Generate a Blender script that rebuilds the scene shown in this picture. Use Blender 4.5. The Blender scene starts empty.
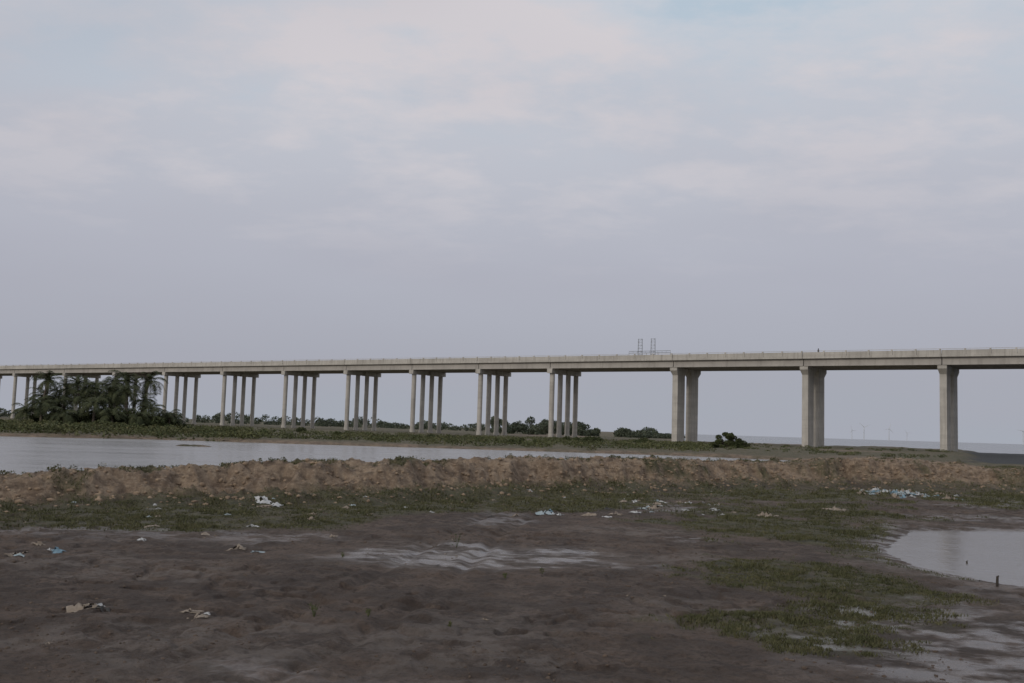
import bpy, math, numpy as np
from mathutils import Vector, Matrix
R = np.random.RandomState(7)
scene = bpy.context.scene
COL = scene.collection

# ---------------------------------------------------------------- noise
def _hash(ix, iy, seed):
    h = (ix.astype(np.int64)*374761393 + iy.astype(np.int64)*668265263 + seed*974634777) & 0x7fffffff
    h = ((h ^ (h >> 13))*1274126177) & 0x7fffffff
    h = (h ^ (h >> 16)) & 0xffff
    return h/65535.0
def vn(x, y, seed=0):
    x = np.asarray(x, float); y = np.asarray(y, float)
    ix = np.floor(x); iy = np.floor(y); fx = x-ix; fy = y-iy
    fx = fx*fx*(3-2*fx); fy = fy*fy*(3-2*fy)
    a = _hash(ix, iy, seed); b = _hash(ix+1, iy, seed); c = _hash(ix, iy+1, seed); d = _hash(ix+1, iy+1, seed)
    return (a*(1-fx)+b*fx)*(1-fy)+(c*(1-fx)+d*fx)*fy
def fbm(x, y, seed=0, o=4):
    s = 0; a = .5; t = 0
    for i in range(o):
        s = s + a*(vn(x, y, seed+i*17)*2-1); t += a
        x = x*2.03+3.1; y = y*2.03+1.7; a *= .5
    return s/t
def ss(a, b, x):
    t = np.clip((x-a)/(b-a), 0, 1); return t*t*(3-2*t)

# ---------------------------------------------------------------- mesh helper
def mk(name, V, F, mats=None, smooth=False, mi=None, parent=None, attrs=None):
    V = np.asarray(V, np.float32); F = np.asarray(F, np.int32)
    me = bpy.data.meshes.new(name)
    k = F.shape[1]
    me.vertices.add(len(V)); me.vertices.foreach_set('co', V.ravel())
    me.loops.add(F.size); me.loops.foreach_set('vertex_index', F.ravel())
    me.polygons.add(len(F))
    me.polygons.foreach_set('loop_start', np.arange(0, F.size, k, dtype=np.int32))
    me.polygons.foreach_set('loop_total', np.full(len(F), k, np.int32))
    for m in (mats or []): me.materials.append(m)
    if mi is not None: me.polygons.foreach_set('material_index', np.asarray(mi, np.int32))
    if smooth: me.polygons.foreach_set('use_smooth', np.ones(len(F), bool))
    me.update(calc_edges=True); me.validate()
    for n, a in (attrs or {}).items():
        at = me.attributes.new(n, 'FLOAT', 'POINT'); at.data.foreach_set('value', np.asarray(a, np.float32))
    ob = bpy.data.objects.new(name, me); COL.objects.link(ob)
    if parent: ob.parent = parent
    return ob
def empty(name, loc=(0, 0, 0)):
    e = bpy.data.objects.new(name, None); COL.objects.link(e); e.location = loc; return e

# ---------------------------------------------------------------- materials
def newmat(name):
    m = bpy.data.materials.new(name); m.use_nodes = True
    nt = m.node_tree; return m, nt, nt.nodes['Principled BSDF']
def noise(nt, vec, scale, detail=5, rough=.6):
    n = nt.nodes.new('ShaderNodeTexNoise'); n.inputs['Scale'].default_value = scale
    n.inputs['Detail'].default_value = detail; n.inputs['Roughness'].default_value = rough
    nt.links.new(vec, n.inputs['Vector']); return n.outputs['Fac']
def rng(nt, v, a, b, c=0., d=1.):
    n = nt.nodes.new('ShaderNodeMapRange'); n.inputs[1].default_value = a; n.inputs[2].default_value = b
    n.inputs[3].default_value = c; n.inputs[4].default_value = d; nt.links.new(v, n.inputs[0]); return n.outputs[0]
def mixc(nt, f, a, b, mode='MIX'):
    n = nt.nodes.new('ShaderNodeMix'); n.data_type = 'RGBA'; n.blend_type = mode
    if isinstance(f, (int, float)): n.inputs[0].default_value = f
    else: nt.links.new(f, n.inputs[0])
    for i, v in ((6, a), (7, b)):
        if isinstance(v, tuple): n.inputs[i].default_value = (*v, 1)
        else: nt.links.new(v, n.inputs[i])
    return n.outputs[2]
def mth(nt, op, a, b=None):
    n = nt.nodes.new('ShaderNodeMath'); n.operation = op
    for i, v in enumerate((a, b)):
        if v is None: continue
        if isinstance(v, (int, float)): n.inputs[i].default_value = v
        else: nt.links.new(v, n.inputs[i])
    return n.outputs[0]
def pos(nt, sx=1, sy=1, sz=1):
    g = nt.nodes.new('ShaderNodeNewGeometry')
    if (sx, sy, sz) == (1, 1, 1): return g.outputs['Position']
    v = nt.nodes.new('ShaderNodeVectorMath'); v.operation = 'MULTIPLY'
    v.inputs[1].default_value = (sx, sy, sz); nt.links.new(g.outputs['Position'], v.inputs[0]); return v.outputs[0]
def bump(nt, h, strength, dist, prev=None):
    n = nt.nodes.new('ShaderNodeBump'); n.inputs['Strength'].default_value = strength
    n.inputs['Distance'].default_value = dist; nt.links.new(h, n.inputs['Height'])
    if prev: nt.links.new(prev, n.inputs['Normal'])
    return n.outputs[0]
def simple(name, c1, c2, scale=2., rough=.85, bs=0., bd=.05, spec=.3):
    m, nt, p = newmat(name); v = pos(nt)
    f = rng(nt, noise(nt, v, scale), .35, .65)
    nt.links.new(mixc(nt, f, c1, c2), p.inputs['Base Color'])
    p.inputs['Roughness'].default_value = rough; p.inputs['Specular IOR Level'].default_value = spec
    if bs: nt.links.new(bump(nt, noise(nt, v, scale*5), bs, bd), p.inputs['Normal'])
    return m
def foliage(name, c1, c2, c3, scale=.6):
    m, nt, p = newmat(name); v = pos(nt)
    a = mixc(nt, rng(nt, noise(nt, v, scale), .38, .62), c1, c2)
    a = mixc(nt, rng(nt, noise(nt, v, scale*7), .5, .75), a, c3)
    nt.links.new(a, p.inputs['Base Color']); p.inputs['Roughness'].default_value = .75
    p.inputs['Specular IOR Level'].default_value = .2
    return m

M_leaf = foliage('shrub_leaves', (.035, .046, .018), (.065, .078, .03), (.11, .11, .045), .5)
M_scrub = foliage('scrub_leaves', (.052, .064, .026), (.098, .105, .044), (.165, .145, .078), .12)
M_far = foliage('distant_hazed_leaves', (.055, .07, .05), (.085, .10, .065), (.12, .125, .085), .08)  # air haze painted into the leaf colour: lighter, bluer greens for far trees
M_palm = foliage('palm_leaves', (.032, .042, .020), (.062, .072, .032), (.11, .10, .05), .8)
M_bark = simple('palm_bark', (.10, .08, .06), (.17, .14, .11), 3)
M_grass = foliage('marsh_grass', (.062, .066, .030), (.095, .094, .044), (.145, .126, .070), .5)
M_clod = simple('dry_soil', (.18, .128, .086), (.32, .24, .165), 2.5, .95, .6, .03)
M_clodm = simple('mud_lumps', (.06, .043, .033), (.125, .093, .071), 3, .9, .6, .03)
M_wood = simple('old_wood', (.03, .026, .022), (.06, .05, .04), 8)
M_steel = simple('galvanised_steel', (.22, .23, .24), (.30, .31, .32), 3, .6)
M_hazed_white = simple('turbine_hazed_white', (.55, .57, .6), (.6, .62, .65), .1, .5)  # bluish grey-white: distance haze is mixed into the turbine colour

M_con, nt, p = newmat('concrete'); v = pos(nt)
c = mixc(nt, rng(nt, noise(nt, v, .25), .35, .65), (.40, .375, .335), (.51, .48, .43))
c = mixc(nt, rng(nt, noise(nt, pos(nt, 1.6, 1.6, .09), 1.0, 6, .65), .48, .70, 0, .6), c, (.22, .20, .17))
c = mixc(nt, rng(nt, noise(nt, pos(nt, .05, .05, .9), 1.0, 4, .5), .48, .62, 0, .25), c, (.27, .25, .22))
c = mixc(nt, rng(nt, noise(nt, v, 4.), .5, .8, 0, .3), c, (.55, .52, .47))
nt.links.new(c, p.inputs['Base Color']); p.inputs['Roughness'].default_value = .9
nt.links.new(bump(nt, noise(nt, v, 3.), .3, .03), p.inputs['Normal'])
M_asph = simple('asphalt', (.045, .045, .047), (.06, .06, .06), 2)
M_gird, nt, p = newmat('girder_concrete'); v = pos(nt)
c = mixc(nt, rng(nt, noise(nt, v, .2), .35, .65), (.35, .325, .295), (.44, .41, .37))
c = mixc(nt, rng(nt, noise(nt, pos(nt, .8, .8, .15), 1.0, 6, .65), .5, .75, 0, .5), c, (.18, .165, .145))
nt.links.new(c, p.inputs['Base Color']); p.inputs['Roughness'].default_value = .9

def water(name, base, sx, sy, sc, st, rough, dist=.03):
    m, nt, p = newmat(name)
    p.inputs['Base Color'].default_value = (*base, 1)
    p.inputs['IOR'].default_value = 1.33
    v = pos(nt, sx, sy, 1)
    nt.links.new(rng(nt, noise(nt, pos(nt, .03, .12, 1), 1., 4), .4, .62, rough*.7, rough*1.3), p.inputs['Roughness'])
    h = mth(nt, 'ADD', noise(nt, v, sc, 4), mth(nt, 'MULTIPLY', noise(nt, v, sc*.12, 3), 2.))
    nt.links.new(bump(nt, h, st, dist), p.inputs['Normal']); return m
M_pond = water('pond_water', (.20, .19, .18), .6, 1.4, 2.6, 1., .22, .06)
M_pud = water('puddle_water', (.11, .095, .08), 1, 1, 3.0, .35, .14)
M_sea = water('sea_water', (.17, .18, .19), 1, 1, .5, .8, .25)

# ---------------------------------------------------------------- terrain
BX = [-300, -40, -24, -15.8, -11.2, -4.3, 4.3, 13.5, 20.4, 30, 60, 400]
BY = [20, 24, 28, 30.9, 34.8, 39.0, 48.5, 56.0, 60, 62, 63, 63]
CX = [-300, -16, -10, 0, 10, 16, 22, 28, 34, 60, 400]
CZ = [-.02, .0, .36, .56, .56, .60, .80, .66, .32, .2, .2]
def yb(X): return np.interp(X, BX, BY) + 1.1*fbm(X*.16, X*0+5, 3, 3) + .6*fbm(X*.9, X*0+2, 9, 3)
def yf(X): return 108 - 9*ss(-38, -60, X) - 6*ss(15, 32, X) + 1.8*fbm(X*.06, X*0+8, 21, 3)
PUD = np.array([(9.5, 24.6), (10.1, 27.6), (11.5, 30.4), (13.5, 34.2), (20, 35.8), (34, 35), (34, 14), (15, 18.4), (11.1, 20.6), (10.0, 22.2)])
def sdpoly(X, Y, P):
    d = np.full(X.shape, 1e9); ins = np.zeros(X.shape, bool); n = len(P)
    for i in range(n):
        a = P[i]; b = P[(i+1) % n]; e = b-a
        t = np.clip(((X-a[0])*e[0]+(Y-a[1])*e[1])/(e@e), 0, 1)
        d = np.minimum(d, np.hypot(X-a[0]-t*e[0], Y-a[1]-t*e[1]))
        cnd = (a[1] > Y) != (b[1] > Y)
        xs = a[0]+(Y-a[1])/(b[1]-a[1]+1e-12)*e[0]
        ins ^= cnd & (X < xs)
    return np.where(ins, d, -d)
def ell(X, Y, cx, cy, rx, ry): return 1-np.hypot((X-cx)/rx, (Y-cy)/ry)

def terrain(X, Y):
    X = np.asarray(X, float); Y = np.asarray(Y, float)
    near = Y < 130
    n1 = fbm(X*.13, Y*.13, 1, 4); n2 = fbm(X*.7, Y*.7, 2, 4); n3 = fbm(X*3.1, Y*3.1, 4, 3)
    n4 = fbm(X*7.3, Y*7.3, 6, 2)
    pud = np.where(near, sdpoly(X, Y, PUD), -50) + .5*n2 + .15*n3
    wetA = ell(X, Y, 7.0, 13.8, 3.4, 4.8)
    wetB = ell(X, Y, -.6, 22.6, 3.6, 2.3)
    calm = 1-.7*np.maximum(ss(-.2, .3, wetA), ss(-.2, .3, wetB))
    mud = -.90 + .06*n1 + (.065*n2 + .036*n3 + .020*n4)*calm
    ch = ss(-.25, .25, fbm(X*.22, Y*.22, 61, 3))*calm
    h = vn(X*3.6+1.5*n2, Y*2.9, 62)
    mud = mud - ch*.065*ss(.58, .76, h)
    # old wheel ruts running towards the dike
    for off in (0., 1.5):
        pth = -5.2+off+.26*(Y-12)+1.2*np.sin(Y*.13)+.25*n2
        q = np.abs(X-pth)
        mud = mud - .055*np.exp(-(q/.16)**2) + .022*np.exp(-((q-.32)/.13)**2)
    mud = mud - .04*ss(0, .5, wetA) - .03*ss(0, .5, wetB)
    mud = mud - .20*ss(-.9, 1.2, pud)
    B = yb(X); t = Y-B
    zc = np.interp(X, CX, CZ) + .22*fbm(X*.35, Y*.2, 11, 3) + .13*fbm(X*1.3, Y*.9, 12, 3)
    rough = np.abs(fbm(X*1.1, Y*1.1, 31, 4))
    gul = np.abs(fbm(X*1.5, Y*.3, 33, 3))
    sc_w = 1.3+.8*fbm(X*.5, X*0, 41, 2)
    f = .40*ss(-2.3, .6, t+.5*n2) + .60*ss(.2, .2+sc_w*1.3, t + .7*n2 + .8*(gul-.2))
    back = 1-ss(3.8, 8, t)
    berm = -.90+(zc+.90)*f - .40*rough*ss(-1.2, 0, t)*ss(7, 4, t) + .13*n3*ss(-1, 0, t) + .08*n4*ss(-1, 0, t)
    bank = -.05 + .25*n1 + .12*n2*ss(700, 200, Y) + .10*ss(-40, -60, X) + .25*ss(20, 30, X)*ss(100, 80, Y)
    xr = 18+(Y-65)*.31
    pnd = np.minimum(np.minimum(t-5.6, yf(X)-Y), xr-X) + .8*n2
    land = bank*ss(1.5, -3.5, pnd) + -1.3*(1-ss(1.5, -3.5, pnd))
    isl = ell(X, Y+n2, -28, 88, 3.0, 1.0)
    land = np.maximum(land, -1.0+.75*ss(-.3, .7, isl)+.05*n2)
    z = np.where(t < 3.8, np.maximum(mud, berm), berm*back+land*(1-back))
    z = np.where(t < -2.8, mud, z)
    s = np.maximum(np.maximum(96-Y, .165*Y-X), np.minimum(300-Y, .45*Y-X)) + (4*n1)
    flat = (Y > 90) & (Y < 262) & (X > .45*Y-6)
    low = np.where(flat, -.53+.05*n2, -2.0)
    k = ss(-3, 2, s)
    z = np.where(Y > 88, z*k+low*(1-k), z)
    # masks
    w = 9.0+6*n1+1.5*ss(-4, -12, X)
    stripe = ss(-w, -w+2.5, t+1.5*n2)*ss(.9, -.7, t)*(1-.45*ss(3, 11, X))
    grass = stripe
    for (cx, cy, rx, ry, am) in ((9, 32.5, 4.2, 4.9, 1), (6.3, 20.4, 2.2, 3.8, .95), (4.2, 15.9, 1.6, 2.3, .9), (27, 50, 6.5, 6, 1), (14, 51, 6, 5.5, .95), (9.6, 27, 1.7, 4.3, .9), (12, 40, 5, 5, .8)):
        grass = np.maximum(grass, am*ss(-.15, .45, ell(X, Y, cx, cy, rx, ry)+.85*n2+.2*n3))
    crest = ss(-.05, .3, n2+n1)*ss(1.6, 2.8, t)*ss(9, 5, t)*.85
    facep = ss(.15, .45, fbm(X*.25, Y*.25, 77, 3)+.4*n2)*ss(-1, 0, t)*ss(3, 2, t)*.65
    grass = np.maximum(grass, np.maximum(crest, facep))
    fb = ss(.8, 6, Y-yf(X)+3*n2)*ss(-.5, -.05, fbm(X*.05, Y*.035, 51, 3)+.35*ss(20, -30, X))
    fb2 = np.where((t > 7) & (Y < yf(X)), ss(-.1, .3, n1+n2*.6), 0)
    grass = np.where(t > 7, np.maximum(fb, fb2), grass)
    grass = grass*ss(.1, -.5, pud)
    grass = np.clip(grass*(.95+.6*n2), 0, 1)
    dry = ss(-1.4, .7, t + 1.1*n2)*(1-.4*ss(8, 20, t))
    wet = np.maximum(ss(-1.8, .1, pud)*.9, ss(-.2, .4, wetA+.5*n2))
    wet = np.maximum(wet, ss(-.1, .4, wetB+.6*n2))
    wet = np.maximum(wet, .7*ss(.2, .45, fbm(X*.18, Y*.18, 95, 3)))
    wet = np.where(t < -3, wet, 0)
    crust = ss(-.1, .6, ell(X, Y, -1.0, 22.8, 3.8, 2.8)+.45*n2)
    crust = np.maximum(crust, .7*ss(.05, .4, fbm(X*.3, Y*.3, 91, 4)))
    crust = np.where(t < -2, crust, 0)
    dark = np.where(flat, 1-k, 0.)
    return z, grass, dry, wet, crust, dark
def gz(x, y): return float(terrain(np.array([x]), np.array([y]))[0][0])

rows = [-60, -30, -12, -3, 2]
y = 5.
while y < 26: rows.append(y); y *= 1.0045
while y < 70: rows.append(y); y *= 1.0030
while y < 130: rows.append(y); y *= 1.01
while y < 9000: rows.append(y); y *= 1.035
rows = np.array(rows)
ui = np.linspace(-.62, .62, 760)
uo = .62*1.11**np.arange(1, 24)
U = np.concatenate([-uo[::-1], ui, uo])
S = np.where(rows < 5, 5+np.abs(rows-5)*.8, rows)
XX = U[None, :]*S[:, None]; YY = np.repeat(rows[:, None], len(U), 1)
Z, G, D, W, C, K = terrain(XX.ravel(), YY.ravel())
V = np.stack([XX.ravel(), YY.ravel(), Z], 1)
nr, nc = XX.shape
idx = np.arange(nr*nc).reshape(nr, nc)
F = np.stack([idx[:-1, :-1].ravel(), idx[:-1, 1:].ravel(), idx[1:, 1:].ravel(), idx[1:, :-1].ravel()], 1)

M_gr, nt, p = newmat('mud_and_soil'); v = pos(nt)
def attr(n):
    a = nt.nodes.new('ShaderNodeAttribute'); a.attribute_name = n; return a.outputs['Fac']
nbig = noise(nt, v, .35, 6, .65); nmid = noise(nt, v, 2.2, 8, .7); nfine = noise(nt, v, 9., 8, .75)
mud = mixc(nt, rng(nt, nbig, .42, .58), (.060, .041, .031), (.120, .084, .063))
mud = mixc(nt, rng(nt, nmid, .46, .60, 0, .85), mud, (.172, .126, .098))
mud = mixc(nt, rng(nt, noise(nt, v, 1.1, 7, .7), .50, .57, 0, .7), mud, (.052, .036, .028))
mud = mixc(nt, rng(nt, nfine, .50, .62, 0, .7), mud, (.038, .027, .021))
cr = mth(nt, 'MULTIPLY', attr('crust'), rng(nt, noise(nt, v, 1.6, 8, .75), .45, .57))
mud = mixc(nt, mth(nt, 'MULTIPLY', cr, .8), mud, (.215, .182, .158))
soil = mixc(nt, rng(nt, noise(nt, v, .9, 7, .7), .38, .62), (.165, .115, .077), (.33, .245, .168))
soil = mixc(nt, rng(nt, noise(nt, v, 5., 8, .75), .5, .68, 0, .8), soil, (.42, .335, .245))
soil = mixc(nt, rng(nt, noise(nt, pos(nt, 1.3, 1.3, 3.), 1.4, 6), .50, .64, 0, .8), soil, (.095, .065, .045))
col = mixc(nt, attr('dry'), mud, soil)
gcol = mixc(nt, rng(nt, nmid, .40, .60), (.050, .050, .024), (.096, .090, .044))
gm = mth(nt, 'MULTIPLY', attr('grass'), rng(nt, noise(nt, v, 3.5, 6, .7), .33, .48))
col = mixc(nt, mth(nt, 'MULTIPLY', gm, .92), col, gcol)
wt = attr('wet')
col = mixc(nt, mth(nt, 'MULTIPLY', wt, .45), col, (.055, .042, .034))
col = mixc(nt, attr('dark'), col, (.035, .037, .038))
nt.links.new(col, p.inputs['Base Color'])
film = mth(nt, 'MULTIPLY', wt, rng(nt, noise(nt, pos(nt, .8, 1.2, 1), 1.2, 8, .65), .43, .56))
rg = nt.nodes.new('ShaderNodeMapRange'); nt.links.new(film, rg.inputs[0]); rg.inputs[3].default_value = .85; rg.inputs[4].default_value = .20
nt.links.new(rg.outputs[0], p.inputs['Roughness'])
p.inputs['Specular IOR Level'].default_value = .4
bs = mth(nt, 'SUBTRACT', .95, mth(nt, 'MULTIPLY', film, .82))
b1 = bump(nt, nmid, 1., .22); nt.links.new(bs, b1.node.inputs['Strength'])
b2 = bump(nt, nfine, 1., .07, b1); nt.links.new(bs, b2.node.inputs['Strength'])
nt.links.new(b2, p.inputs['Normal'])
mk('ground', V, F, [M_gr], True, attrs=dict(grass=G, dry=D, wet=W, crust=C, dark=K))

# ---------------------------------------------------------------- water sheets
xs = np.concatenate([np.linspace(-300, -45, 20), np.linspace(-40, 38, 80)])
n = len(xs)
near = yb(xs)+3.9; far = yf(xs)+6
V = np.concatenate([np.stack([xs, near, xs*0-.40], 1), np.stack([xs, far, xs*0-.40], 1)])
F = [(i, i+1, n+i+1, n+i) for i in range(n-1)]
mk('pond_water', V, F, [M_pond])
mk('puddle_water', [(8, 13, -1.01), (36, 13, -1.01), (36, 38, -1.01), (8, 38, -1.01)], [(0, 1, 2, 3)], [M_pud])
mk('sea_water', [(-30000, 92, -.6), (30000, 92, -.6), (30000, 40000, -.6), (-30000, 40000, -.6)], [(0, 1, 2, 3)], [M_sea])

# ---------------------------------------------------------------- grass blades
def scatter(n, x0, x1, y0, y1, power=1.):
    yy = y0*(y1/y0)**R.rand(n); u = R.uniform(x0, x1, n); return u*yy, yy
def blades(name, X, Y, Z, h, w, mat):
    N = len(X); a = R.rand(N)*6.283; l = R.uniform(.2, 1.3, N)*h; la = R.rand(N)*6.283
    dx = np.cos(a)*w; dy = np.sin(a)*w
    V = np.empty((N, 3, 3)); V[:, 0] = np.stack([X-dx, Y-dy, Z-.01], 1); V[:, 1] = np.stack([X+dx, Y+dy, Z-.01], 1)
    V[:, 2] = np.stack([X+np.cos(la)*l, Y+np.sin(la)*l, Z+h], 1)
    return mk(name, V.reshape(-1, 3), np.arange(N*3).reshape(N, 3), [mat])
X, Y = scatter(1300000, -.60, .60, 12, 75)
z, g, d, w_, c_, k_ = terrain(X, Y)
patch = vn(X*1.7, Y*1.7, 66)*.45+vn(X*5, Y*5, 67)*.35+vn(X*13, Y*13, 68)*.2
keep = (R.rand(len(X)) < np.clip((g-.15)*1.25, 0, .95)*ss(.35, .60, patch))
X, Y, z = X[keep], Y[keep], z[keep]
hh = R.uniform(.015, .055, len(X))*(.4+1.3*vn(X*1.3, Y*1.3, 5)**1.5)*(1+.035*(Y-15))
blades('marsh_grass', X, Y, z, hh, .006+Y*.00035, M_grass)

# ---------------------------------------------------------------- leaf clouds
def leaves(cent, rad, n, size, flat=.75):
    cent = np.asarray(cent, float); rad = np.asarray(rad, float)
    k = R.choice(len(cent), n, p=rad**2/np.sum(rad**2))
    d = R.normal(size=(n, 3)); d /= np.linalg.norm(d, axis=1)[:, None]
    r = rad[k]*R.uniform(.35, 1.0, n)**.6
    P = cent[k]+d*r[:, None]*np.array([1, 1, flat])
    a = R.normal(size=(n, 3)); a /= np.linalg.norm(a, axis=1)[:, None]
    b = np.cross(a, R.normal(size=(n, 3))); b /= np.linalg.norm(b, axis=1)[:, None]
    s = (size*R.uniform(.6, 1.4, n))[:, None]
    Q = np.stack([P-a*s, P+b*s*.5, P+a*s, P-b*s*.5], 1).reshape(-1, 3)
    return Q
def cloudobj(name, cent, rad, n, size, mat, flat=.75):
    Q = leaves(cent, rad, n, size, flat); return mk(name, Q, np.arange(len(Q)).reshape(-1, 4), [mat])
def scrub(name, n, u0, u1, y0, y1, hr, nleaf, size, mat, thr=.45, seed=8, flat=.75):
    Y = R.uniform(y0, y1, n); X = R.uniform(u0, u1, n)*Y
    z, g, d, w, c, k = terrain(X, Y)
    m = (vn(X*.07, Y*.04, seed)*.6+vn(X*.3, Y*.2, seed+1)*.4 > thr) & (z > -.35)
    X, Y, z = X[m], Y[m], z[m]; rr = R.uniform(hr[0], hr[1], len(X))
    return cloudobj(name, np.stack([X, Y, z+rr*.25], 1), rr, nleaf, size, mat, flat)
scrub('bank_grass', 2600, -.62, .20, 116, 220, (.5, 1.2), 56000, .13, M_scrub, .38, 8, .36)
scrub('bank_grass', 700, -.62, -.26, 106, 175, (.6, 1.4), 40000, .16, M_scrub, .25, 15, .6)
scrub('shore_grass', 500, .0, .44, 112, 240, (.3, .8), 12000, .10, M_scrub, .55, 31, .4)
scrub('bank_scrub', 130, -.40, .10, 135, 215, (.5, 1.2), 12000, .16, M_leaf, .58, 44)
xb = R.uniform(-22, 34, 700); ybv = yb(xb)+R.uniform(1.8, 4.5, 700); m = vn(xb*.5, ybv*.5, 23) > .45
xb, ybv = xb[m], ybv[m]; rr = R.uniform(.05, .17, len(xb))
cloudobj('dike_weeds', np.stack([xb, ybv, terrain(xb, ybv)[0]+rr*.2], 1), rr, 9000, .04, M_grass, .8)

c = []; r = []
for i in range(280):
    u = R.uniform(-.02, .17); yv = R.uniform(380, 470)
    hgt = 3.4+3.4*vn(np.array([u*50]), np.array([3.]), 4)[0]
    if u > .075: hgt *= .62
    if u > .145: hgt *= .45
    if .085 < u < .105: continue
    rr = R.uniform(1.0, 2.4); c.append((u*yv, yv, R.uniform(0, max(.5, hgt-rr*.6)))); r.append(rr)
cloudobj('distant_treeline', c, r, 30000, .42, M_far)
c = []; r = []
for i in range(560):
    u = R.uniform(-.75, -.02); yv = R.uniform(520, 640)
    hgt = 2.0+5.5*vn(np.array([u*35]), np.array([9.]), 14)[0]
    rr = R.uniform(1.2, 3.0); c.append((u*yv, yv, R.uniform(0, hgt))); r.append(rr)
cloudobj('distant_treeline', c, r, 42000, .5, M_far)

def bush(loc, w, h, n, name='bush'):
    c = []; r = []
    for i in range(34):
        a = R.rand()*6.28; q = R.rand()**.5
        x = math.cos(a)*q*w*.5; yv = math.sin(a)*q*w*.4
        rr = R.uniform(.35, .6); top = h*(1-.75*(q**2))-rr*.5
        c.append((x, yv, max(.2, top)*(1-.8*(i % 3)/2*R.rand()))); r.append(rr)
    Q = leaves(c, r, n, .11)
    st = []
    for i in range(9):
        a = R.rand()*6.28; t = np.array([math.cos(a)*w*.3*R.rand(), math.sin(a)*w*.25*R.rand(), h*.7])
        s = .04; b0 = np.array([t[0]*.2, t[1]*.2, -.3])
        st += [b0-[s, 0, 0], b0+[s, 0, 0], t+[s*.3, 0, 0], t-[s*.3, 0, 0]]
        st += [b0-[0, s, 0], b0+[0, s, 0], t+[0, s*.3, 0], t-[0, s*.3, 0]]
    VV = np.concatenate([Q, np.array(st)]); FF = np.arange(len(VV)).reshape(-1, 4)
    mi = np.zeros(len(FF)); mi[len(Q)//4:] = 1
    o = mk(name, VV, FF, [M_leaf, M_bark], mi=mi); o.location = loc
    return o
bush((34.2, 158, gz(34.2, 158)), 5.6, 2.5, 8000)
bush((36.9, 160, gz(36.9, 160)), 3.0, 1.4, 2500)
bush((32.2, 159, gz(32.2, 159)), 2.2, 1.0, 1400)
bush((25, 190, gz(25, 190)), 3.0, 1.0, 2500)

# ---------------------------------------------------------------- palms
def tube(path, rad, seg=8):
    V = []; F = []
    path = [np.array(q, float) for q in path]
    for i, q in enumerate(path):
        t = path[min(i+1, len(path)-1)]-path[max(i-1, 0)]; t /= np.linalg.norm(t)
        a = np.cross(t, [1, .1, 0] if abs(t[2]) > .5 else [0, 0, 1]); a /= np.linalg.norm(a); b = np.cross(t, a)
        for j in range(seg):
            an = 6.28318*j/seg; V.append(q+(a*math.cos(an)+b*math.sin(an))*rad[i])
    for i in range(len(path)-1):
        for j in range(seg):
            F.append((i*seg+j, i*seg+(j+1) % seg, (i+1)*seg+(j+1) % seg, (i+1)*seg+j))
    return V, F
def palmmesh(h, seed, nf=22, L=3.0):
    Rr = np.random.RandomState(seed)
    lean = Rr.uniform(-.9, .9, 2)*h*.16
    path = []; rad = []
    for i in range(9):
        t = i/8; path.append((lean[0]*t*t, lean[1]*t*t, h*t-.3*(1-t))); rad.append(.20*(1-.45*t)+(.08 if i == 0 else 0)+.012*(i % 2))
    V, F = tube(path, rad); mi = [1]*len(F)
    top = np.array(path[-1])
    for f in range(nf):
        az = f*2.399+Rr.uniform(-.3, .3); el = Rr.uniform(-.35, 1.4); l = L*Rr.uniform(.75, 1.1)
        hd = np.array([math.cos(az), math.sin(az), 0]); side = np.array([-hd[1], hd[0], 0])
        prev = top.copy(); e = el; N = 16
        for k in range(N):
            stp = l/N; dirv = hd*math.cos(e)+np.array([0, 0, math.sin(e)])
            nxt = prev+dirv*stp; wv = .025*(1-k/N)+.008
            b = len(V); V += [prev-side*wv, prev+side*wv, nxt+side*wv, nxt-side*wv]; F.append((b, b+1, b+2, b+3)); mi.append(0)
            ll = .66*math.sin(math.pi*min(1, (k+1.5)/(N+1)))**.6+.08
            for sg in (-1, 1):
                tip = prev+side*sg*ll*.75+dirv*ll*.45-np.array([0, 0, ll*Rr.uniform(.2, .6)])
                b = len(V); V += [prev, prev+dirv*.12, tip+dirv*.03, tip]; F.append((b, b+1, b+2, b+3)); mi.append(0)
            prev = nxt; e -= 1.9/N*(.7+.6*k/N)+.01
    me = bpy.data.meshes.new('palm'); me.from_pydata([tuple(q) for q in V], [], F)
    me.materials.append(M_palm); me.materials.append(M_bark)
    me.polygons.foreach_set('material_index', mi); me.update(); return me
PM = [palmmesh(h, s, nf, L) for h, s, nf, L in ((5.6, 1, 26, 3.1), (4.4, 2, 26, 3.0), (3.3, 3, 26, 2.9), (2.0, 4, 24, 2.6), (6.8, 5, 26, 3.1))]
pp = [(-70.8, 150, 1), (-69.6, 147, 4), (-68.3, 152, 0), (-66.5, 145, 2), (-64.8, 150, 4), (-63, 146, 1), (-61, 151, 4), (-59.5, 147, 0),
      (-58.3, 151, 4), (-56.4, 146, 0), (-54.8, 149, 1), (-53.0, 147, 2), (-69.5, 143, 3), (-60.2, 143.5, 2), (-57.2, 143, 3), (-65.5, 154, 0), (-67, 142, 2), (-62.2, 154, 1), (-51.4, 150, 3),
      (-67, 149, 1), (-65, 143, 3), (-62.4, 149, 0), (-60.3, 149, 1), (-54.3, 144.5, 3), (-63.6, 141.5, 3), (-56.6, 152, 4)]
for x, yv, k in pp:
    o = bpy.data.objects.new('palm_tree', PM[k]); COL.objects.link(o)
    o.location = (x, yv, gz(x, yv)); o.rotation_euler = (0, 0, R.rand()*6.28); s = R.uniform(.95, 1.15); o.scale = (s, s, s)
c = []; r = []
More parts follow.
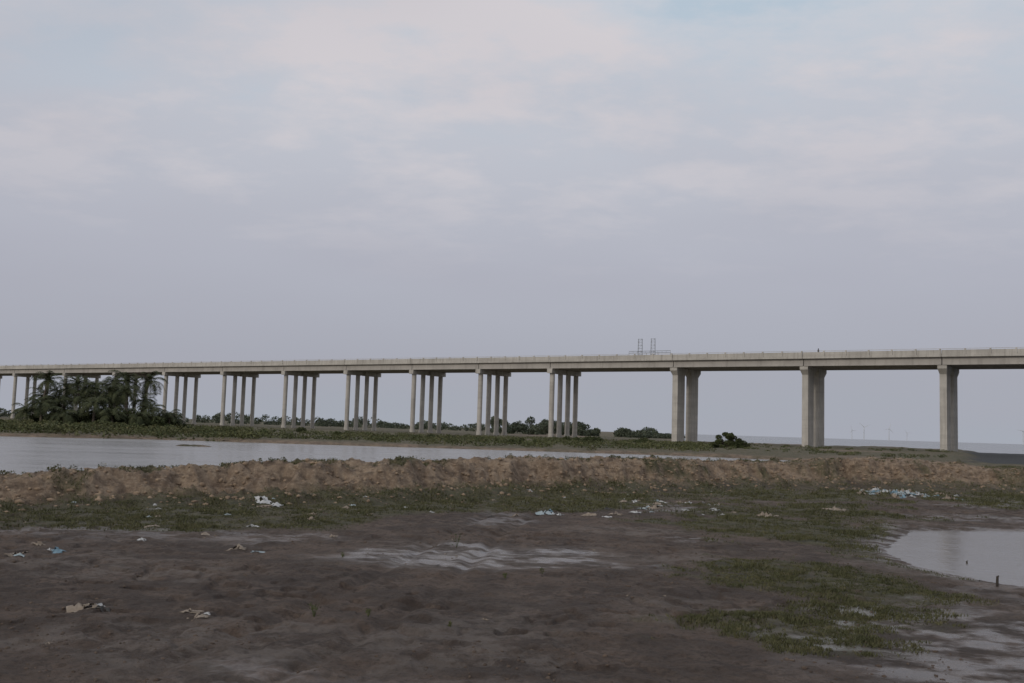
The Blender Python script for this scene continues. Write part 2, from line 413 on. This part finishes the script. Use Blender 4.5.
for i in range(120):
    x = R.uniform(-72, -50); yv = R.uniform(144, 156); rr = R.uniform(.5, 1.3)
    hm = 2.6*math.sin(max(0, min(1, (x+74)/26))*math.pi)**.6
    c.append((x, yv, gz(x, yv)+R.uniform(.2, max(.4, hm)))); r.append(rr)
cloudobj('palm_understory_shrubs', c, r, 24000, .18, M_leaf)
c = []; r = []
for i in range(110):
    x = R.uniform(-96, -48); yv = R.uniform(128, 142); rr = R.uniform(.4, 1.0)
    c.append((x, yv, gz(x, yv)+R.uniform(0, .7))); r.append(rr)
cloudobj('bank_shrubs', c, r, 24000, .13, M_scrub)

# ---------------------------------------------------------------- bridge
P0 = np.array([96.6, 221.]); Dv = np.array([-.8345, .5510]); Nv = np.array([.5510, .8345])
bridge = empty('concrete_bridge')
class Acc:
    def __init__(s): s.V = []; s.F = []
    def hexa(s, p8):
        b = len(s.V); s.V += p8
        s.F += [(b, b+3, b+2, b+1), (b+4, b+5, b+6, b+7), (b, b+1, b+5, b+4), (b+1, b+2, b+6, b+5), (b+2, b+3, b+7, b+6), (b+3, b, b+4, b+7)]
    def box(s, s0, s1, n0, n1, z0, z1, tn=0, ts=0):
        def w(a, b, z): q = P0+Dv*a+Nv*b; return (q[0], q[1], z)
        s.hexa([w(s0+ts, n0+tn, z0), w(s1-ts, n0+tn, z0), w(s1-ts, n1-tn, z0), w(s0+ts, n1-tn, z0),
                w(s0, n0, z1), w(s1, n0, z1), w(s1, n1, z1), w(s0, n1, z1)])
    def cyl(s, a, b, rad, z0, z1, seg=18):
        q = P0+Dv*a+Nv*b; i0 = len(s.V)
        for z in (z0, z1):
            for j in range(seg):
                an = 6.28318*j/seg; s.V.append((q[0]+math.cos(an)*rad, q[1]+math.sin(an)*rad, z))
        for j in range(seg):
            s.F.append((i0+j, i0+(j+1) % seg, i0+seg+(j+1) % seg, i0+seg+j))
    def out(s, name, mat, smooth=False):
        me = bpy.data.meshes.new(name); me.from_pydata([tuple(map(float, q)) for q in s.V], [], s.F); me.materials.append(mat)
        if smooth: me.polygons.foreach_set('use_smooth', [True]*len(s.F))
        me.update(); o = bpy.data.objects.new(name, me); COL.objects.link(o); o.parent = bridge; return o
wall = [-90, -60, -29.5, 0, 30, 62.8]
cols = [98.9, 122.7, 147, 173.3, 200.8, 230.5, 261.7, 291, 323.3, 358.6, 396, 436, 476, 520, 565, 610, 660]
allp = sorted(wall+cols)
ZR = 20.85
slab, par, gir, cap, sh, colm, road = [Acc() for _ in range(7)]
for dk in (-4.3, 4.3):
    for i in range(len(allp)-1):
        s0, s1 = allp[i]+.04, allp[i+1]-.04
        slab.box(s0, s1, dk-4.15, dk+4.15, ZR-.42, ZR-.1)
        road.box(s0, s1, dk-3.75, dk+3.75, ZR-.097, ZR)
        for g in (-3.1, -1.05, 1.05, 3.1):
            gir.box(s0+.05, s1-.05, dk+g-.28, dk+g+.28, ZR-1.98, ZR-.423)
            gir.box(s0+.06, s1-.06, dk+g-.36, dk+g+.36, ZR-2.3, ZR-1.983)
        for q in np.linspace(s0+.5, s1-.8, 5):
            gir.box(q, q+.25, dk-2.8, dk+2.8, ZR-1.9, ZR-.43)
        for e in (-1, 1):
            n0 = dk+e*4.15; n1 = dk+e*3.78
            lo, hi = min(n0, n1), max(n0, n1)
            nseg = int(round((s1-s0)/5)); L = (s1-s0)/nseg
            for k in range(nseg):
                q0 = s0+k*L+.03; q1 = s0+(k+1)*L-.03
                par.box(q0, q1, lo, hi, ZR-.097, ZR+.86)
                par.box(q0, q0+.34, lo+.05, hi-.05, ZR+.863, ZR+1.10)
                par.box(q0-.02, q1+.02, lo+.13, hi-.13, ZR+1.103, ZR+1.17)
            fo = dk+e*4.153
            par.box(s0, s1, min(fo, fo+e*.07), max(fo, fo+e*.07), ZR-.62, ZR-.12)
    for s in wall:
        cap.box(s-.95, s+.95, dk-3.3, dk+3.3, ZR-3.1, ZR-2.33, 0)
        cap.box(s-.94, s+.94, dk-3.25, dk+3.25, ZR-4.2, ZR-3.103, 1.0, .22)
        sh.box(s-.72, s+.72, dk-2.2, dk+2.2, -2, ZR-4.203)
        cap.box(s-1.5, s+1.5, dk-3.1, dk+3.1, -2.5, -.15)
    for s in cols:
        sp = 2.15+max(0, (s-180))/180*.55
        cap.box(s-.8, s+.8, dk-3.7, dk+3.7, ZR-3.55, ZR-2.33)
        for e in (-1, 1):
            colm.cyl(s, dk+e*min(sp, 2.7), .68, -2, ZR-3.553)
            colm.cyl(s, dk+e*min(sp, 2.7), .80, -2, .9)
slab.out('deck_slab', M_con); par.out('parapets', M_con); gir.out('girders', M_gird)
cap.out('pier_caps', M_con); sh.out('wall_piers', M_con); colm.out('columns', M_con, True); road.out('carriageway', M_asph)

g = Acc()
def member(a, b, r=.07):
    a = np.array(a, float); b = np.array(b, float)
    V_, F_ = tube([a, b], [r, r], 4); o = len(g.V); g.V += V_; g.F += [tuple(i+o for i in f) for f in F_]
def Wd(s, n, z): q = P0+Dv*s+Nv*n; return (q[0], q[1], z)
for s0 in (68.5, 72.1):
    for da in (-.62, .62):
        for na in (-7.8, -7.5): member(Wd(s0+da, na, ZR), Wd(s0+da*.8, na, ZR+5.1), .04)
    for k in range(6):
        z1 = ZR+1.0+k*.8
        member(Wd(s0-.6, -7.8, z1), Wd(s0+.6, -7.8, z1), .04)
        member(Wd(s0-.6, -7.8, z1), Wd(s0-.6, -7.5, z1), .02)
    for k in range(5):
        z1 = ZR+1.0+k*.8; e = 1 if k % 2 else -1; member(Wd(s0-.6*e, -7.8, z1), Wd(s0+.6*e, -7.8, z1+.8), .03)
for zz in (ZR+1.45, ZR+1.9):
    member(Wd(63.6, -7.8, zz), Wd(75.2, -7.8, zz), .06)
for q in np.arange(63.6, 75.3, 1.16):
    member(Wd(q, -7.8, ZR+1.45), Wd(q, -7.8, ZR+1.9), .03)
for q in (63.6, 67, 70.3, 75.2): member(Wd(q, -7.8, ZR), Wd(q, -7.8, ZR+1.45), .06)
me = bpy.data.meshes.new('lattice_gantry'); me.from_pydata([tuple(map(float, q)) for q in g.V], [], g.F); me.materials.append(M_steel)
o = bpy.data.objects.new('lattice_gantry', me); COL.objects.link(o)

def person(loc, rot):
    root = empty('person', loc); root.rotation_euler = (0, 0, rot)
    J = {'pel': (0, 0, .93, .13), 'sp': (0, 0, 1.15, .125), 'ch': (0, .02, 1.36, .15), 'nk': (0, .02, 1.50, .06), 'hd': (0, .03, 1.56, .055),
         'ls': (-.18, .01, 1.42, .06), 'le': (-.24, .04, 1.14, .045), 'lw': (-.2, .24, 1.05, .032),
         'rs': (.18, .01, 1.42, .06), 're': (.24, .04, 1.14, .045), 'rw': (.2, .24, 1.05, .032),
         'lh': (-.09, 0, .88, .095), 'lk': (-.11, .02, .48, .062), 'la': (-.11, -.01, .09, .042), 'lt': (-.12, .15, .04, .035),
         'rh': (.09, 0, .88, .095), 'rk': (.11, .04, .48, .062), 'ra': (.12, .01, .09, .042), 'rt': (.13, .17, .04, .035)}
    E = ['pel-sp', 'sp-ch', 'ch-nk', 'nk-hd', 'ch-ls', 'ls-le', 'le-lw', 'ch-rs', 'rs-re', 're-rw', 'pel-lh', 'lh-lk', 'lk-la', 'la-lt', 'pel-rh', 'rh-rk', 'rk-ra', 'ra-rt']
    ks = list(J); me = bpy.data.meshes.new('body')
    me.from_pydata([J[k][:3] for k in ks], [tuple(ks.index(a) for a in e.split('-')) for e in E], [])
    o = bpy.data.objects.new('body', me); COL.objects.link(o); o.parent = root
    o.modifiers.new('s', 'SKIN'); sv = me.skin_vertices[0].data
    for i, k in enumerate(ks): sv[i].radius = (J[k][3],)*2
    sv[0].use_root = True
    o.modifiers.new('ss', 'SUBSURF').levels = 1
    me.materials.append(simple('dark_clothes', (.02, .02, .025), (.035, .035, .04), 5))
    bpy.ops.mesh.primitive_uv_sphere_add(segments=20, ring_count=14, radius=1); h = bpy.context.object; h.name = 'head'
    h.scale = (.078, .095, .118); h.location = (0, .045, 1.665); h.parent = root
    h.data.materials.append(simple('skin', (.25, .15, .1), (.3, .19, .13), 5))
    bpy.ops.mesh.primitive_uv_sphere_add(segments=20, ring_count=14, radius=1); h2 = bpy.context.object; h2.name = 'hair'
    h2.scale = (.085, .1, .1); h2.location = (0, .022, 1.695); h2.parent = root
    h2.data.materials.append(bpy.data.materials['dark_clothes'])
q = P0+Dv*26.6+Nv*(-7.75)
person((q[0], q[1], ZR), math.radians(-60))

def turbine(x, y, hub, bl, ph):
    V, F = tube([(0, 0, -2), (0, 0, hub*.5), (0, 0, hub)], [2.4, 1.9, 1.4], 10)
    def add(v, f):
        o = len(V); V.extend(v); F.extend([tuple(i+o for i in q) for q in f])
    add(*tube([(0, -4, hub+1), (0, 5, hub+1)], [1.8, 1.6], 8))
    for k in range(3):
        a = ph+k*2.0944; add(*tube([(0, -4.5, hub+1), (math.cos(a)*bl*.3, -4.6, hub+1+math.sin(a)*bl*.3), (math.cos(a)*bl, -4.8, hub+1+math.sin(a)*bl)], [1.2, 1.5, .3], 6))
    me = bpy.data.meshes.new('wt'); me.from_pydata([tuple(map(float, q)) for q in V], [], F); me.materials.append(M_hazed_white)
    o = bpy.data.objects.new('wind_turbine', me); COL.objects.link(o); o.location = (x, y, 0)
for u, yv, ph in ((.352, 4600, .4), (.377, 5000, 1.3), (.511, 4300, .9), (.340, 6400, 1.9), (.395, 7600, .2), (.445, 7800, 1.1)):
    turbine(u*yv, yv, 58, 30, ph)

# ---------------------------------------------------------------- clods
import bmesh
bm = bmesh.new(); bmesh.ops.create_icosphere(bm, subdivisions=1, radius=1)
IV = np.array([v.co[:] for v in bm.verts]); IF = np.array([[v.index for v in f.verts] for f in bm.faces]); bm.free()
def clods(name, X, Y, size, mat, sink=.1):
    N = len(X); z = terrain(X, Y)[0]
    sc = size[:, None]*R.uniform(.6, 1.3, (N, 3))*np.array([1, 1, .6]); ang = R.rand(N)*6.283
    v = IV[None]*(1+.28*R.uniform(-1, 1, (N, len(IV), 1)))*sc[:, None, :]
    ca, sa = np.cos(ang)[:, None], np.sin(ang)[:, None]
    vx = v[..., 0]*ca-v[..., 1]*sa+X[:, None]; vy = v[..., 0]*sa+v[..., 1]*ca+Y[:, None]; vz = v[..., 2]+(z+size*sink*.5)[:, None]
    VV = np.stack([vx, vy, vz], -1).reshape(-1, 3)
    FF = (IF[None]+(np.arange(N)*len(IV))[:, None, None]).reshape(-1, 3)
    return mk(name, VV, FF, [mat])
N = 6000
xb = R.uniform(-22, 34, N); tb = R.normal(.6, 1.2, N); yv = yb(xb)+tb
clods('dry_soil_clods', xb, yv, .02+.12*R.rand(N)**5, M_clod, -.2)
X, Y = scatter(9000, -.6, .6, 11, 45); m = Y < yb(X)-.5
m &= (sdpoly(X, Y, PUD) < -.3) & (vn(X*.4, Y*.4, 71)*.6+vn(X*1.6, Y*1.6, 72)*.4 > .52)
X, Y = X[m], Y[m]
clods('mud_lumps', X, Y, .008+.03*R.rand(len(X))**4+Y*.0002, M_clodm, -.1)

# ---------------------------------------------------------------- litter
LM = [simple('litter_white', (.36, .36, .355), (.52, .52, .51), 6, .6), simple('litter_blue', (.12, .20, .25), (.20, .30, .36), 6, .6),
      simple('litter_pale', (.27, .33, .35), (.38, .43, .44), 6, .6), simple('litter_tan', (.19, .15, .11), (.31, .26, .21), 6, .8),
      simple('litter_dark', (.04, .04, .04), (.09, .08, .07), 6, .8)]
def litter(x, y, s, m, name='plastic_litter', asp=.7, hgt=.2):
    n = 11; gx, gy = np.meshgrid(np.linspace(-1, 1, n), np.linspace(-1, 1, n)); sd = R.randint(1000)
    r_ = 1+.6*fbm(gx*1.3+sd, gy*1.3, sd, 3)
    px = gx*r_+.3*fbm(gx*2+9, gy*2+sd, sd+1, 2); py = gy*r_*asp+.3*fbm(gx*2+sd, gy*2, sd+2, 2)
    a = R.rand()*6.28; wx = x+(px*math.cos(a)-py*math.sin(a))*s*.5; wy = y+(px*math.sin(a)+py*math.cos(a))*s*.5
    z = terrain(wx.ravel(), wy.ravel())[0]
    cr_ = np.abs(fbm(gx*2.2+sd, gy*2.2+4, sd+3, 3)).ravel()*hgt*s*2.0+.012
    rim = np.clip(1.15-np.maximum(np.abs(gx), np.abs(gy)).ravel(), .1, 1)
    V = np.stack([wx.ravel(), wy.ravel(), z+cr_*rim+.006], 1)
    i = np.arange(n*n).reshape(n, n)
    F = np.stack([i[:-1, :-1].ravel(), i[:-1, 1:].ravel(), i[1:, 1:].ravel(), i[1:, :-1].ravel()], 1)
    kp = (R.rand(len(F)) > .1) & (fbm(gx[:-1, :-1].ravel()*1.8+sd, gy[:-1, :-1].ravel()*1.8, sd+7, 2) > -.3)
    mk(name, V, F[kp], [LM[m]])
L = [(-8.5, 34.6, .7, 0), (-8.0, 34.3, .45, 0), (-8.3, 33.9, .4, 3), (1.2, 34.8, .8, 2), (1.7, 34.6, .4, 0), (1.4, 35.3, .4, 1), (-9.6, 21.5, .30, 1), (-9.8, 21.6, .14, 0),
     (2.8, 34.4, .5, 3), (3.3, 34.0, .4, 0), (3.7, 34.8, .5, 3), (-6.4, 15.4, .4, 3), (-6.1, 15.3, .22, 4), (-6.25, 15.6, .2, 0), (-4.7, 15.2, .24, 3), (-4.5, 14.9, .24, 3), (-4.45, 15.1, .12, 0),
     (-10.2, 20.9, .4, 3), (-9.9, 20.5, .2, 2), (-10.6, 20.6, .3, 3), (-6.1, 22.8, .4, 3), (-5.6, 22.5, .34, 2), (-4.5, 25.8, .3, 3),
     (-9.4, 26.5, .35, 3), (.2, 33.6, .35, 3), (-.6, 33.0, .3, 4), (9.3, 36.5, .7, 3), (13.2, 41, .7, 3), (-7.6, 25.3, .3, 3), (-8.8, 24.2, .2, 0), (-7.0, 27.5, .3, 0), (-5.9, 30.2, .3, 3), (-10.5, 22.6, .3, 3)]
for q in L: litter(q[0], q[1], q[2], q[3])
for i in range(36): litter(R.uniform(3.4, 9.0), R.uniform(36, 43.5), R.uniform(.12, .5), R.choice([0, 3, 3, 2, 4, 0]))
for i in range(80):
    litter(R.normal(21.1, 1.1), min(57, R.normal(54.4, 1.7)), R.uniform(.2, .8), R.choice([0, 1, 2, 2, 3, 3, 1, 4]), 'plastic_litter', .7, .3)
for i in range(50):
    x = R.uniform(-16, 12); litter(x, float(yb(np.array([x]))[0])-R.uniform(.3, 7), R.uniform(.08, .28), R.choice([0, 3, 3, 2, 3]))
for i in range(14): litter(R.uniform(-8, 5), R.uniform(12.5, 26), R.uniform(.04, .12), R.choice([3, 3, 4, 3]))

def stake(x, y, h, r, l):
    z = min(gz(x, y), -.9)
    V, F = tube([(0, 0, -.2), (l*.5, 0, h*.5), (l, .01, h), (l+.03, .01, h+.02)], [r, r*.9, r*.8, r*.35], 8)
    me = bpy.data.meshes.new('stake'); me.from_pydata([tuple(map(float, q)) for q in V], [], F); me.materials.append(M_wood)
    o = bpy.data.objects.new('wooden_stake', me); COL.objects.link(o); o.location = (x, y, z)
stake(9.95, 20.6, .20, .03, .02); stake(11.55, 25.4, .10, .025, -.03)

def seedling(x, y, h):
    V = []; F = []
    for s in range(R.randint(3, 6)):
        a = R.rand()*6.28; tx, ty = math.cos(a)*h*.4, math.sin(a)*h*.4
        v, f = tube([(0, 0, -.03), (tx*.5, ty*.5, h*.6), (tx, ty, h)], [.006, .005, .003], 4); o = len(V); V += v; F += [tuple(i+o for i in q) for q in f]
    nV = len(V); V = np.array(V)
    c = [(math.cos(a)*h*.3, math.sin(a)*h*.3, h*R.uniform(.25, 1)) for a in R.rand(6)*6.28]
    Q = leaves(c, [h*.28]*6, 30, .02, 1.)
    VV = np.concatenate([V, Q]); FF = np.concatenate([np.array(F), np.arange(len(Q)).reshape(-1, 4)+nV])
    o = mk('mangrove_seedling', VV, FF, [M_scrub]); o.location = (x, y, gz(x, y))
for x, yv, h in ((-2.9, 15.3, .2), (-1.25, 24.3, .34), (-2.1, 15.4, .11), (-.05, 19.5, .10), (.7, 20.4, .11), (-3.6, 22, .11), (-.8, 14.6, .07)):
    seedling(x, yv, h)

# ---------------------------------------------------------------- sky & light
SUN_EL, SUN_AZ = math.radians(24), math.radians(-140)
w = bpy.data.worlds.new('World'); scene.world = w; w.use_nodes = True; nt = w.node_tree
bg = nt.nodes['Background']; bg.inputs['Strength'].default_value = .1
sky = nt.nodes.new('ShaderNodeTexSky'); sky.sky_type = 'NISHITA'; sky.sun_disc = False
sky.sun_elevation = SUN_EL; sky.sun_rotation = SUN_AZ; sky.dust_density = 3
tc = nt.nodes.new('ShaderNodeTexCoord'); sep = nt.nodes.new('ShaderNodeSeparateXYZ'); nt.links.new(tc.outputs['Generated'], sep.inputs[0])
zc = mth(nt, 'MAXIMUM', sep.outputs[2], 0.)
ramp = nt.nodes.new('ShaderNodeValToRGB'); nt.links.new(zc, ramp.inputs[0]); cr = ramp.color_ramp
cr.elements[0].position = 0; cr.elements[0].color = (.385, .415, .475, 1)
cr.elements[1].position = 1; cr.elements[1].color = (.70, .725, .76, 1)
for ps, cc in ((.06, (.385, .398, .462)), (.16, (.452, .462, .53)), (.27, (.53, .545, .605)), (.40, (.575, .61, .67))):
    e = cr.elements.new(ps); e.color = (*cc, 1)
den = mth(nt, 'ADD', zc, .16)
cx = mth(nt, 'DIVIDE', sep.outputs[0], den); cy = mth(nt, 'DIVIDE', sep.outputs[1], den)
cmb = nt.nodes.new('ShaderNodeCombineXYZ'); nt.links.new(mth(nt, 'MULTIPLY', cx, .8), cmb.inputs[0]); nt.links.new(cy, cmb.inputs[1]); cmb.inputs[2].default_value = 3.3
n1 = noise(nt, cmb.outputs[0], 1.9, 6, .52); n1.node.inputs['Distortion'].default_value = .3
n2 = noise(nt, cmb.outputs[0], .7, 3, .5)
n3 = noise(nt, cmb.outputs[0], 6.5, 6, .6)
mixn = mth(nt, 'ADD', mth(nt, 'MULTIPLY', n1, .62), mth(nt, 'MULTIPLY', n3, .38))
hi = rng(nt, zc, .14, .33)
cl = mth(nt, 'MULTIPLY', rng(nt, mixn, .48, .59), hi)
col = mixc(nt, mth(nt, 'MULTIPLY', cl, .85), ramp.outputs[0], (.675, .63, .65))
bl = mth(nt, 'MULTIPLY', rng(nt, mixn, .47, .39), rng(nt, zc, .25, .40))
col = mixc(nt, mth(nt, 'MULTIPLY', bl, .75), col, (.44, .55, .65))
sh_ = mth(nt, 'MULTIPLY', rng(nt, n2, .42, .60), .32)
col = mixc(nt, sh_, col, (.40, .40, .465))
sc = nt.nodes.new('ShaderNodeVectorMath'); sc.operation = 'SCALE'; nt.links.new(col, sc.inputs[0]); sc.inputs['Scale'].default_value = 10.
fin = mixc(nt, .95, sky.outputs[0], sc.outputs[0])
nt.links.new(fin, bg.inputs['Color'])
ld = bpy.data.lights.new('sun', 'SUN'); ld.energy = .95; ld.angle = math.radians(12); ld.color = (1, .93, .83)
lo = bpy.data.objects.new('sun', ld); COL.objects.link(lo)
dirv = Vector((math.sin(SUN_AZ)*math.cos(SUN_EL), math.cos(SUN_AZ)*math.cos(SUN_EL), math.sin(SUN_EL)))
lo.rotation_euler = dirv.to_track_quat('Z', 'Y').to_euler()
scene.view_settings.view_transform = 'Standard'; scene.view_settings.look = 'None'; scene.view_settings.exposure = 0

cam = bpy.data.cameras.new('camera'); cam.lens = 35; cam.sensor_width = 36; cam.clip_end = 60000; cam.clip_start = .1
co = bpy.data.objects.new('camera', cam); COL.objects.link(co)
Mx = Matrix.Rotation(.0027, 4, 'Z') @ Matrix.Rotation(math.radians(95.0), 4, 'X') @ Matrix.Rotation(math.radians(1.75), 4, 'Z')
co.matrix_world = Matrix.Translation((0, 0, 2.0)) @ Mx
scene.camera = co
